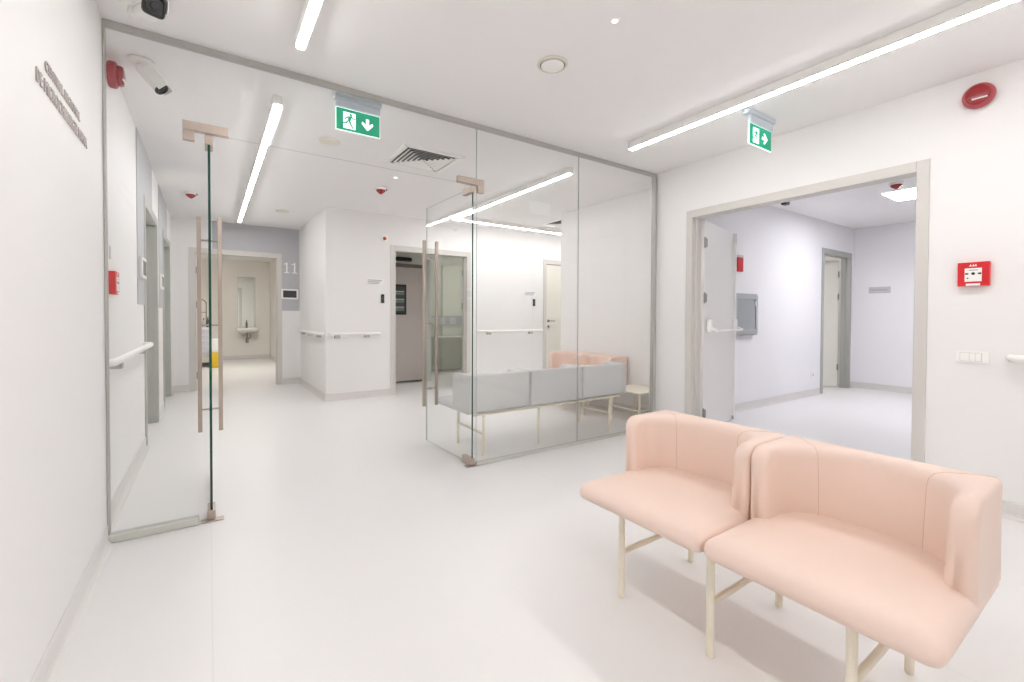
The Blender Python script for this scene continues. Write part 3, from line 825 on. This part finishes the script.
# ------------------------------------------------------------------ security cameras
def bullet(name, label, base, front, back, wcol, r=0.034, ring_black=True, square=False):
    t = thing(name, label, 'security camera', base)
    B = Vector(base); F = Vector(front)-B; K = Vector(back)-B
    bm = bmesh.new(); lathe(bm, [(0.062, 0.001), (0.062, 0.010), (0.050, 0.020), (0.030, 0.026), (0.0, 0.027)], (0, 0, 0), '-Z', 32)
    new_obj('ceiling_mount', bm, wcol, t)
    ax = (F-K).normalized()
    mid = K+(F-K)*0.22
    bm = bmesh.new()
    cyl(bm, (0, 0, -0.022), (0, 0, -0.050), 0.020, 0.018, n=20)
    cyl(bm, (0, 0, -0.048), mid, 0.017, 0.016, n=18)
    r_ = bmesh.ops.create_uvsphere(bm, u_segments=18, v_segments=12, radius=0.024)
    for v in r_['verts']: v.co += Vector((0, 0, -0.050))
    new_obj('swivel_arm', bm, wcol, t, smooth=True)
    q = ax.to_track_quat('Z', 'Y').to_matrix()
    L = (F-K).length
    bm = bmesh.new()
    n = 4*6
    def ring(rad, z, sq):
        out = []
        for k in range(n):
            a = 2*pi*k/n
            c, s_ = cos(a), sin(a)
            e = 0.45 if sq else 1.0
            x = rad*math.copysign(abs(c)**e, c); y = rad*math.copysign(abs(s_)**e, s_)
            out.append(K + q @ Vector((x, y, z)))
        return out
    loft(bm, [ring(r*0.75, 0, square), ring(r*0.97, 0.006, square), ring(r, 0.02, square), ring(r, L-0.004, square), ring(r*0.96, L, square)])
    body = new_obj('body', bm, wcol, t, smooth=False)
    bm = bmesh.new()
    loft(bm, [ring(r*0.97, L+0.0003, square), ring(r*1.02, L+0.004, square), ring(r*0.98, L+0.012, square), ring(r*0.84, L+0.013, square), ring(r*0.80, L+0.004, square)])
    new_obj('front_ring', bm, M['black'], body)
    bm = bmesh.new()
    cyl(bm, K+ax*(L+0.0045), K+ax*(L+0.008), r*0.72, n=24); cyl(bm, K+ax*(L+0.008), K+ax*(L+0.012), r*0.36, r*0.3, n=24)
    new_obj('lens', bm, M['black'], body)
    # sun visor over the top of the body
    bm = bmesh.new()
    side = ax.cross(Vector((0, 0, 1))).normalized(); up = side.cross(ax).normalized()
    a_pts = [(-1.15, -0.25), (-1.15, 1.0), (-0.95, 1.2), (0.95, 1.2), (1.15, 1.0), (1.15, -0.25)]
    a_in = [(1.08, -0.25), (1.08, 0.96), (0.90, 1.13), (-0.90, 1.13), (-1.08, 0.96), (-1.08, -0.25)]
    poly = a_pts+a_in
    for j0, j1 in ((0, 1), (1, 2), (2, 3), (3, 4), (4, 5)):
        oa, ob = a_pts[j0], a_pts[j1]; ia, ib = a_in[5-j0], a_in[5-j1]
        vv = []
        for z in (L*0.12, L+0.022):
            for p in (oa, ob, ib, ia): vv.append(bm.verts.new(K+ax*z+side*p[0]*r+up*p[1]*r))
        a0, b0 = vv[:4], vv[4:]
        bm.faces.new(a0); bm.faces.new(b0[::-1])
        for i in range(4): bm.faces.new((a0[i], b0[i], b0[(i+1) % 4], a0[(i+1) % 4]))
    bmesh.ops.remove_doubles(bm, verts=bm.verts, dist=1e-5)
    new_obj('sun_visor', bm, wcol, body)
    return t
bullet('security_camera', 'white bullet camera beyond the glass beside the red siren', (-0.315, 3.36, ZC), (-0.222, 3.30, 2.462), (-0.300, 3.325, 2.560), M['white'], r=0.036)
bullet('security_camera', 'dark fronted camera at the top edge in front of the glass', (-0.285, 2.757, ZC), (-0.197, 2.58, 2.535), (-0.240, 2.70, 2.57), M['white'], r=0.043, square=True)
t = thing('security_camera', 'small black camera on the side room ceiling seen above the doorway', 'security camera', (5.93, 2.72, ZC))
bm = bmesh.new(); lathe(bm, [(0.045, 0.001), (0.045, 0.012), (0.02, 0.018)], (0, 0, 0), '-Z', 24); new_obj('ceiling_mount', bm, M['white'], t)
bm = bmesh.new(); box(bm, -0.035, 0.06, -0.035, 0.035, -0.066, -0.019, bev=0.012, seg=3); new_obj('body', bm, M['black'], t)

# ------------------------------------------------------------------ alarms
def siren(label, x, y, z, sgn, R=0.075):
    t = thing('fire_siren', label, 'fire siren', (x, y, z))
    ax = '-X' if sgn < 0 else 'X'
    bm = bmesh.new(); lathe(bm, [(R*0.92, 0.0008), (R, 0.006), (R, 0.034), (R*0.96, 0.040), (R*0.80, 0.042)], (0, 0, 0), ax, 48); new_obj('ribbed_base', bm, M['red_lens'], t)
    bm = bmesh.new()
    for k in range(36):
        a = 2*pi*k/36; s = -1 if sgn < 0 else 1
        cyl(bm, (s*0.008, R*1.003*cos(a), R*1.003*sin(a)), (s*0.033, R*1.003*cos(a), R*1.003*sin(a)), 0.0014, n=6)
    new_obj('ribs', bm, M['red_deep'], t)
    bm = bmesh.new(); lathe(bm, [(R*0.79, 0.0422), (R*0.79, 0.058), (R*0.72, 0.068), (R*0.4, 0.073), (0, 0.074)], (0, 0, 0), ax, 48); new_obj('beacon_dome', bm, M['red_deep'], t)
    s = -1 if sgn < 0 else 1
    bm = bmesh.new(); box(bm, min(s*0.066, s*0.0755), max(s*0.066, s*0.0755), -0.045, 0.02, -0.034, -0.026, bev=0.002); new_obj('light_slot', bm, M['white'], t)
siren('round red siren high on the right wall above the call point', XR-0.001, 0.665, 2.474, -1, 0.070)
siren('round red siren high on the left wall just beyond the glass', XL+0.001, 3.40, 2.518, 1, 0.07)

def call_point(label, x, y, z, sgn, w=0.136, h=0.142):
    t = thing('fire_call_point', label, 'fire call point', (x, y, z))
    s = sgn
    def b(name, y0, y1, z0, z1, d0, d1, m, par=None, bev=0):
        a, c = sorted((s*d0, s*d1)); return bx(name, (a, c, y0, y1, z0, z1), m, par or t, bev=bev)
    b('body', -w/2, w/2, -h/2, h/2, 0.001, 0.032, M['red'], bev=0.003)
    # reading direction: on the right wall +y is to the left of the viewer
    l = -s
    b('press_plate', -0.036, 0.036, -0.045, 0.035, 0.0322, 0.0345, M['white'])
    bm = bmesh.new()
    X0 = s*0.0346; X1 = s*0.0352
    P = lambda yy, zz, r: cyl(bm, (X0, yy, zz), (X1, yy, zz), r, n=20)
    P(0.0, 0.002, 0.0085)
    for q in (-1, 1):
        yy = q*0.024
        to3 = lambda u, v, wv: (X0+s*wv, u, v)
        prism(bm, [(yy+q*0.010, 0.007), (yy+q*0.010, -0.003), (yy, -0.003), (yy-q*0.007, 0.002), (yy, 0.007)], to3, 0.0006)
    box(bm, min(X0, X1), max(X0, X1), 0.020, 0.027, -0.028, -0.021)
    box(bm, min(X0, X1), max(X0, X1), -0.02, 0.018, 0.0215, 0.0245)
    new_obj('symbols', bm, M['black'], t)
    bm = bmesh.new()
    for yy in (0.012, 0.0, -0.010):
        prism(bm, [(yy+0.006, 0.046), (yy-0.005, 0.046), (yy-0.001, 0.060)], lambda u, v, wv: (s*(0.0322+wv), u, v), 0.001)
    new_obj('flame_mark', bm, M['white'], t)
    b('test_strip', -0.030, 0.030, -h/2+0.001, -h/2+0.014, 0.0322, 0.036, M['white'])
call_point('red fire call point on the right wall above the light switch', XR, 0.671, 1.417, -1)
call_point('red fire call point on the left wall behind the glass', XL, 3.40, 1.335, 1, 0.13, 0.13)
tag(bx('wall_tag', (XL+0.0008, XL+0.004, 3.375, 3.41, 1.47, 1.545), M['shade'], bev=0.001), 'tiny grey tag on the left wall above the red call point', 'tag')

# far wall round indicator
t = thing('door_indicator_lamp', 'small round indicator with orange centre above the dim doorway', 'indicator lamp', (2.10, YF, 2.27))
bm = bmesh.new(); lathe(bm, [(0.055, 0.0008), (0.055, 0.008), (0.045, 0.012), (0.026, 0.012)], (0, 0, 0), '-Y', 32); new_obj('plate', bm, M['white'], t)
bm = bmesh.new(); lathe(bm, [(0.025, 0.0122), (0.024, 0.02), (0.014, 0.028), (0, 0.030)], (0, 0, 0), '-Y', 24)
new_obj('lens', bm, mat('orange_red_lens', srgb(205, 70, 30), 0.3, noise=(20, 0.05)), t)

# ------------------------------------------------------------------ switches, readers, plates
t = thing('light_switch', 'wide white switch plate on the right wall under the red call point', 'light switch', (XR, 0.672, 0.918))
bx('plate', (-0.010, -0.001, -0.073, 0.073, -0.036, 0.036), M['white'], t, bev=0.003)
bx('inner_frame', (-0.0112, -0.0101, -0.041, 0.054, -0.026, 0.026), M['shade'], t)
for k, (a, b) in enumerate(((0.012, 0.052), (-0.014, 0.0105), (-0.039, -0.0155))):
    bx('rocker', (-0.0155, -0.0113, a, b, -0.024, 0.024), M['white'], t, bev=0.0015)

def plate_y(label, x0, x1, z0, z1, y, cat='wall sign'):
    t = thing('wall_sign', label, cat, ((x0+x1)/2, y, (z0+z1)/2), 0)
    hx, hz = (x1-x0)/2, (z1-z0)/2
    bx('plate', (-hx, hx, -0.006, -0.0008, -hz, hz), M['white'], t, bev=0.001)
    bm = bmesh.new()
    for k in range(3):
        z = hz*0.45-k*hz*0.5
        box(bm, -hx*0.85, hx*(0.85-0.2*k), -0.0068, -0.0061, z-0.008, z+0.006)
    new_obj('print', bm, M['mark'], t)
plate_y('small pale sign plate left of the dim doorway', 1.84, 2.08, 1.60, 1.69, YF)
plate_y('small pale sign plate left of the closed cream door', 4.58, 4.84, 1.52, 1.61, YF)
def reader(label, x, z):
    t = thing('card_reader', label, 'card reader', (x, YF, z), 0, 'black card readers by the far doors')
    bx('body', (-0.022, 0.022, -0.02, -0.0008, -0.062, 0.062), M['black'], t, bev=0.005)
    bx('key_area', (-0.014, 0.014, -0.0215, -0.0202, -0.02, 0.03), M['dark'], t)
reader('black card reader left of the dim doorway', 2.07, 1.405)
reader('black card reader left of the closed cream door', 4.79, 1.405)
# side room plate
t = thing('wall_sign', 'small pale sign plate on the back wall of the side room', 'wall sign', (8.85, 2.62, 1.60))
bx('plate', (-0.006, -0.0008, -0.14, 0.14, -0.05, 0.05), M['shade'], t, bev=0.001)
bm = bmesh.new(); box(bm, -0.0068, -0.0061, -0.10, 0.12, -0.012, 0.012); new_obj('print', bm, M['mark'], t)
# socket
t = thing('wall_socket', 'white power socket low on the side room wall', 'power socket', (7.38, 2.97, 0.31))
bx('plate', (-0.055, 0.055, -0.010, -0.0008, -0.042, 0.042), M['white'], t, bev=0.003)
bm = bmesh.new(); cyl(bm, (0, -0.0102, 0), (0, -0.0122, 0), 0.022, n=24); new_obj('outlet', bm, M['shade'], t)
# red box and grey hydrant cabinet in the side room
t = thing('alarm_box', 'narrow red alarm box high behind the open white door', 'alarm box', (5.33, 2.97, 1.80))
bx('body', (-0.06, 0.06, -0.035, -0.0008, -0.09, 0.08), M['red'], t, bev=0.004)
bx('bracket', (-0.05, 0.07, -0.03, -0.0008, 0.0805, 0.11), M['shade'], t, bev=0.003)
t = thing('hydrant_cabinet', 'grey glazed wall cabinet behind the open white door', 'wall cabinet', (5.45, 2.97, 0.935))
bx('cabinet_body', (-0.30, 0.25, -0.05, -0.0008, 0.0, 0.51), M['cab_frame'], t, bev=0.004)
dd = bmesh.new()
for q in ((-0.285, 0.235, 0.02, 0.075), (-0.285, 0.235, 0.445, 0.49), (-0.285, -0.24, 0.0755, 0.4445), (0.19, 0.235, 0.0755, 0.4445)):
    box(dd, q[0], q[1], -0.064, -0.0502, q[2], q[3])
dr = new_obj('cabinet_door', dd, M['cab_frame'], t)
bx('door_glass', (-0.239, 0.189, -0.056, -0.0502, 0.076, 0.444), M['cab_glass'], t)
bx('door_latch', (0.168, 0.185, -0.070, -0.0562, 0.36, 0.42), M['white'], dr, bev=0.002)

# room plates with screens
def screen_plate(label, org, ax, w=0.26, h=0.17):
    """ax 'y': faces -y ; 'x': faces +x"""
    t = thing('room_display', label, 'room display', org, 0 if ax == 'y' else pi/2, 'small room displays beside the doors')
    bx('frame', (-w/2, w/2, -0.022, -0.0008, -h/2, h/2), M['white'], t, bev=0.003)
    bx('screen', (-w/2+0.028, w/2-0.028, -0.0235, -0.0222, -h/2+0.026, h/2-0.026), M['screen'], t)
screen_plate('white framed dark display under the number 11', (1.133, Y11-0.006, 1.52), 'y')
screen_plate('white framed display beside the nearer left doorway', (XL+0.006, 4.78, 1.54), 'x')
screen_plate('white framed display beside the farther left doorway', (XL+0.006, 6.56, 1.54), 'x')

# ------------------------------------------------------------------ lettering
def text_mesh(body, width, cap, m, name, place, parent=None, extr=0.002):
    cu = bpy.data.curves.new('lettering', 'FONT'); cu.body = body; cu.extrude = extr; cu.size = 1.0
    cu.resolution_u = 4
    to = bpy.data.objects.new('lettering_tmp', cu); COL.objects.link(to)
    dg = bpy.context.evaluated_depsgraph_get(); dg.update()
    me = bpy.data.meshes.new_from_object(to.evaluated_get(dg))
    bpy.data.objects.remove(to); bpy.data.curves.remove(cu)
    xs = [v.co.x for v in me.vertices]; ys = [v.co.y for v in me.vertices]
    x0, x1 = min(xs), max(xs); y0, y1 = min(ys), max(ys)
    for v in me.vertices:
        u = (v.co.x-x0)/(x1-x0)*width; w = (v.co.y-y0)/(y1-y0)*cap
        v.co = place(u, w, v.co.z+extr)
    me.materials.clear(); me.materials.append(m); me.name = name
    o = bpy.data.objects.new(name, me); COL.objects.link(o)
    if parent: o.parent = parent
    return o
t = thing('wall_lettering', 'two lines of small bronze capitals on the left wall', 'wall lettering', (XN, 2.0, 1.87))
text_mesh('CENTRUL REGIONAL', 0.463, 0.035, M['text'], 'text_line', lambda u, w, z: Vector((z+0.0006, 0.030+u, 0.062+w)), t)
text_mesh('DE MICROCHIRURGIE MANA', 0.674, 0.043, M['text'], 'text_line', lambda u, w, z: Vector((z+0.0006, -0.062+u, -0.010+w)), t)
bm = bmesh.new()
for x0 in (1.040, 1.160):
    f3 = lambda u, v, w: (x0+u, Y11-0.0068-w, 1.885+v)
    prism(bm, [(0.040, 0.0), (0.062, 0.0), (0.062, 0.165), (0.046, 0.165), (0.040, 0.155)], f3, 0.003)
    prism(bm, [(0.004, 0.125), (0.0385, 0.138), (0.0385, 0.155), (0.004, 0.140)], f3, 0.003)
    prism(bm, [(0.008, -0.012), (0.094, -0.012), (0.094, -0.0005), (0.008, -0.0005)], f3, 0.003)
o = new_obj('room_number', bm, M['white'])
tag(o, 'white number 11 on the grey painted panel', 'room number')

# ------------------------------------------------------------------ handrails
def handrail(label, axis, a, b, off, z, nrm, br, group='white wall handrails'):
    """axis 'x' or 'y' run from a to b ; off = wall coordinate ; nrm = +-1 outward direction"""
    t = thing('handrail', label, 'handrail', ((a if axis == 'x' else off), (off if axis == 'x' else a), z), 0, group)
    L = b-a; g = 0.058
    bm = bmesh.new()
    # oval rail section, ends turned back toward the wall
    path = []
    for k in range(5):
        an = pi/2*k/4; r = 0.04
        path.append((r-r*cos(an)+0.0, g-r+r*sin(an)))
    path = [(0.0, 0.004)]+path+[(L-p[0], p[1]) for p in path[::-1]]+[(L, 0.004)]
    n = 12; rings = []
    for i, (s_, d_) in enumerate(path):
        p0 = path[max(0, i-1)]; p1 = path[min(len(path)-1, i+1)]
        tx, ty = p1[0]-p0[0], p1[1]-p0[1]; l_ = math.hypot(tx, ty); tx /= l_; ty /= l_
        nx, ny = -ty, tx
        ring = []
        for k in range(n):
            an = 2*pi*k/n; u = 0.017*cos(an); v = 0.020*sin(an)
            q = (s_+nx*u, d_+ny*u)
            ring.append((q[0], nrm*q[1], v) if axis == 'x' else (nrm*q[1], q[0], v))
        rings.append(ring)
    loft(bm, rings)
    new_obj('rail', bm, M['white'], t, smooth=True)
    for x in br:
        bm = bmesh.new()
        s0 = x-a
        if axis == 'x':
            y0, y1 = sorted((0.0012*nrm, g*nrm)); box(bm, s0-0.035, s0+0.035, y0, y1, -0.056, -0.0205, bev=0.004)
        else:
            y0, y1 = sorted((0.0012*nrm, g*nrm)); box(bm, y0, y1, s0-0.035, s0+0.035, -0.056, -0.0205, bev=0.004)
        new_obj('bracket', bm, M['alu'], t)
handrail('white handrail on the left wall beyond the glass', 'y', 3.05, 4.90, XL, 0.905, 1, (3.35, 4.55))
handrail('white handrail on the far wall left of the dim doorway', 'x', 1.345, 2.02, YF, 0.91, -1, (1.44, 1.84))
handrail('white handrail on the short wall leading to number 11', 'y', 6.48, 8.16, 1.30, 0.91, -1, (6.7, 7.3, 7.9))
handrail('white handrail between the two far doors', 'x', 3.62, 4.965, YF, 0.91, -1, (3.84, 4.70))
handrail('white handrail cut off by the right edge of the view', 'y', -1.4, 0.515, XR, 0.925, -1, (-0.9, 0.42))

# ------------------------------------------------------------------ washroom / treatment room 11 contents
t = thing('wall_sink', 'small white wall sink with a chrome trap in room 11', 'sink', (0.835, 13.9, 0.0))
bm = bmesh.new()
lay = [(0.09, 0.70, 0.14), (0.02, 0.755, 0.02), (0.0, 0.80, 0.0), (0.0, 0.825, 0.0), (0.02, 0.83, 0.0)]
rings = [[(x-0.26, -y-0.002, z) for x, y in rrect(0.52, 0.42-dd_, 0.02, 0.09, inset=i)] for i, z, dd_ in lay]
inner = [[(x-0.26, -y-0.002, z) for x, y in rrect(0.52, 0.42, 0.02, 0.09, inset=i)] for i, z in ((0.05, 0.828), (0.07, 0.79), (0.12, 0.755))]
loft(bm, rings+inner); new_obj('basin', bm, M['ceramic'], t, smooth=True)
bm = bmesh.new(); cyl(bm, (0, -0.08, 0.829), (0, -0.08, 0.97), 0.022, n=16); cyl(bm, (0, -0.08, 0.92), (0, -0.22, 0.90), 0.014, n=12); cyl(bm, (0, -0.08, 0.97), (0, -0.12, 1.03), 0.008, n=10)
new_obj('tap', bm, M['chrome'], t)
bm = bmesh.new(); cyl(bm, (0, -0.18, 0.699), (0, -0.18, 0.50), 0.022, n=14); cyl(bm, (0, -0.18, 0.56), (0, -0.18, 0.44), 0.036, n=16)
cyl(bm, (0, -0.18, 0.52), (0.09, -0.02, 0.58), 0.018, n=12); cyl(bm, (-0.1, -0.004, 0.62), (-0.02, -0.16, 0.66), 0.010, n=10); cyl(bm, (0.1, -0.004, 0.62), (0.06, -0.1, 0.66), 0.012, n=10)
new_obj('trap', bm, M['chrome'], t)
t = thing('wall_mirror', 'tall narrow mirror above the small white sink', 'mirror', (0.84, 13.9, 0.86))
bx('mirror_glass', (-0.2, 0.2, -0.0085, -0.004, 0.0, 1.32), M['mirror'], t)
bx('backing', (-0.205, 0.205, -0.0038, -0.0008, -0.005, 1.325), M['alu'], t)
t = thing('drawer_cart', 'white trolley of shallow drawers inside room 11', 'trolley', (-0.13, 12.45, 0))
bm = bmesh.new(); box(bm, -0.16, 0.15, -0.3, 0.3, 0.10, 0.86, bev=0.01); new_obj('body', bm, M['white'], t)
bx('worktop', (-0.18, 0.16, -0.32, 0.32, 0.8605, 0.89), M['white'], t, bev=0.006)
for k in range(5):
    z = 0.22+k*0.126
    dq = bx('drawer', (-0.145, 0.135, -0.318, -0.3005, z, z+0.116), M['drawer'], t, bev=0.003)
    bx('drawer_handle', (-0.05, 0.05, -0.33, -0.3182, z+0.075, z+0.09), M['shade'], dq, bev=0.002)
bx('plinth', (-0.15, 0.14, -0.29, 0.29, 0.03, 0.0995), M['dark'], t)
for x in (-0.12, 0.11):
    for y in (-0.25, 0.25):
        bm = bmesh.new(); cyl(bm, (x-0.01, y, 0.024), (x+0.01, y, 0.024), 0.024, n=16); new_obj('castor', bm, M['black'], t)
bm = bmesh.new()
pts = [(-0.2, 0, 0.89)]+[(0.0-0.10*cos(pi*k/10)-0.02, 0, 1.42+0.10*sin(pi*k/10)) for k in range(11)]
pts[0] = (-0.12, 0, 0.891)
for a, b in zip(pts, pts[1:]): cyl(bm, a, b, 0.012, n=10)
cyl(bm, pts[-1], (0.08, 0, 0.891), 0.012, n=10)
box(bm, -0.12, 0.08, -0.06, 0.06, 1.22, 1.235)
new_obj('upper_rack', bm, M['chrome'], t)
for k, (x, y, h) in enumerate(((-0.06, -0.21, 0.16), (0.02, -0.22, 0.2), (0.10, -0.23, 0.24))):
    t = thing('pump_bottle', ('left clear bottle', 'middle clear bottle', 'right dark topped bottle')[k]+' on the drawer trolley', 'bottle', (-0.12+x, 12.45+y, 0.8905), 0, 'bottles on the drawer trolley')
    bm = bmesh.new(); lathe(bm, [(0.032, 0), (0.034, 0.01), (0.034, h*0.6), (0.012, h*0.75), (0.012, h*0.8)], (0, 0, 0), 'Z', 20); new_obj('bottle_body', bm, M['shade'] if k < 2 else M['dark'], t)
    bm = bmesh.new(); lathe(bm, [(0.014, h*0.801), (0.014, h*0.88), (0.005, h*0.9), (0.005, h)], (0, 0, 0), 'Z', 14); cyl(bm, (0, 0, h-0.005), (0.03, -0.01, h-0.01), 0.005, n=8); new_obj('pump', bm, M['black'], t)
t = thing('waste_bin', 'pale pedal bin with a yellow bag beside the drawer trolley', 'waste bin', (0.105, 11.95, 0))
bm = bmesh.new(); lathe(bm, [(0.085, 0.002), (0.095, 0.02), (0.105, 0.34), (0.10, 0.345)], (0, 0, 0), 'Z', 28); new_obj('yellow_bag', bm, M['yellow'], t)
bm = bmesh.new(); lathe(bm, [(0.106, 0.346), (0.10, 0.40), (0.095, 0.62), (0.08, 0.64), (0, 0.645)], (0, 0, 0), 'Z', 28); new_obj('cover', bm, M['white'], t)

# dim room contents
t = thing('emergency_lamp', 'flat black oval lamp above the taupe door in the dim room', 'lamp', (2.78, 7.45, 2.135))
bm = bmesh.new()
rings = []
for i, y in ((0.012, -0.002), (0.0, -0.012), (0.0, -0.03), (0.015, -0.045)):
    rings.append([(x-0.15, y, z-0.035) for x, z in rrect(0.30, 0.07, 0.034, 0.034, inset=i)])
loft(bm, rings); new_obj('lamp_body', bm, M['black'], t)
t = thing('socket_trunking', 'grey wall trunking with sockets at the back of the dim room', 'socket panel', (4.1, 8.765, 1.06))
bx('channel', (-0.45, 0.55, -0.03, -0.0008, -0.11, 0.11), M['cab_frame'], t, bev=0.003)
for x in (-0.3, -0.05, 0.2): bx('outlet', (x, x+0.14, -0.036, -0.0302, -0.07, 0.07), M['shade'], t, bev=0.002)
d = sroot('door_9', label='pale sage door at the back of the dim room')
bx('door_leaf', (4.14, 4.60, 8.765, 8.7995, 0.005, 2.25), mat('sage_laminate', srgb(205, 208, 198), 0.5, noise=(4, 0.01)), d, bev=0.002)
t = thing('desk', 'thin legged pale desk at the back of the dim room', 'desk', (4.2, 8.45, 0))
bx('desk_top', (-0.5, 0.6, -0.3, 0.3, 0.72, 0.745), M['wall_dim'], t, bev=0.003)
for x in (-0.46, 0.56):
    for y in (-0.26, 0.26):
        bm = bmesh.new(); cyl(bm, (x, y, 0), (x, y, 0.7195), 0.014, n=12); new_obj('leg', bm, M['alu'], t)
bx('modesty_panel', (-0.44, 0.54, 0.20, 0.215, 0.25, 0.7195), M['wall_dim'], t)

# ------------------------------------------------------------------ world, colour management
w = bpy.data.worlds.new('world'); S.world = w; w.use_nodes = True
w.node_tree.nodes['Background'].inputs[0].default_value = (0.9, 0.92, 1, 1)
w.node_tree.nodes['Background'].inputs[1].default_value = 0.2
vs_ = S.view_settings
vs_.view_transform = 'Standard'; vs_.look = 'None'; vs_.gamma = 1.0; vs_.use_curve_mapping = False
vs_.exposure = 0.42
S.cycles.max_bounces = 14; S.cycles.diffuse_bounces = 10; S.cycles.transparent_max_bounces = 24
S.cycles.glossy_bounces = 6
S.cycles.caustics_reflective = False; S.cycles.caustics_refractive = False
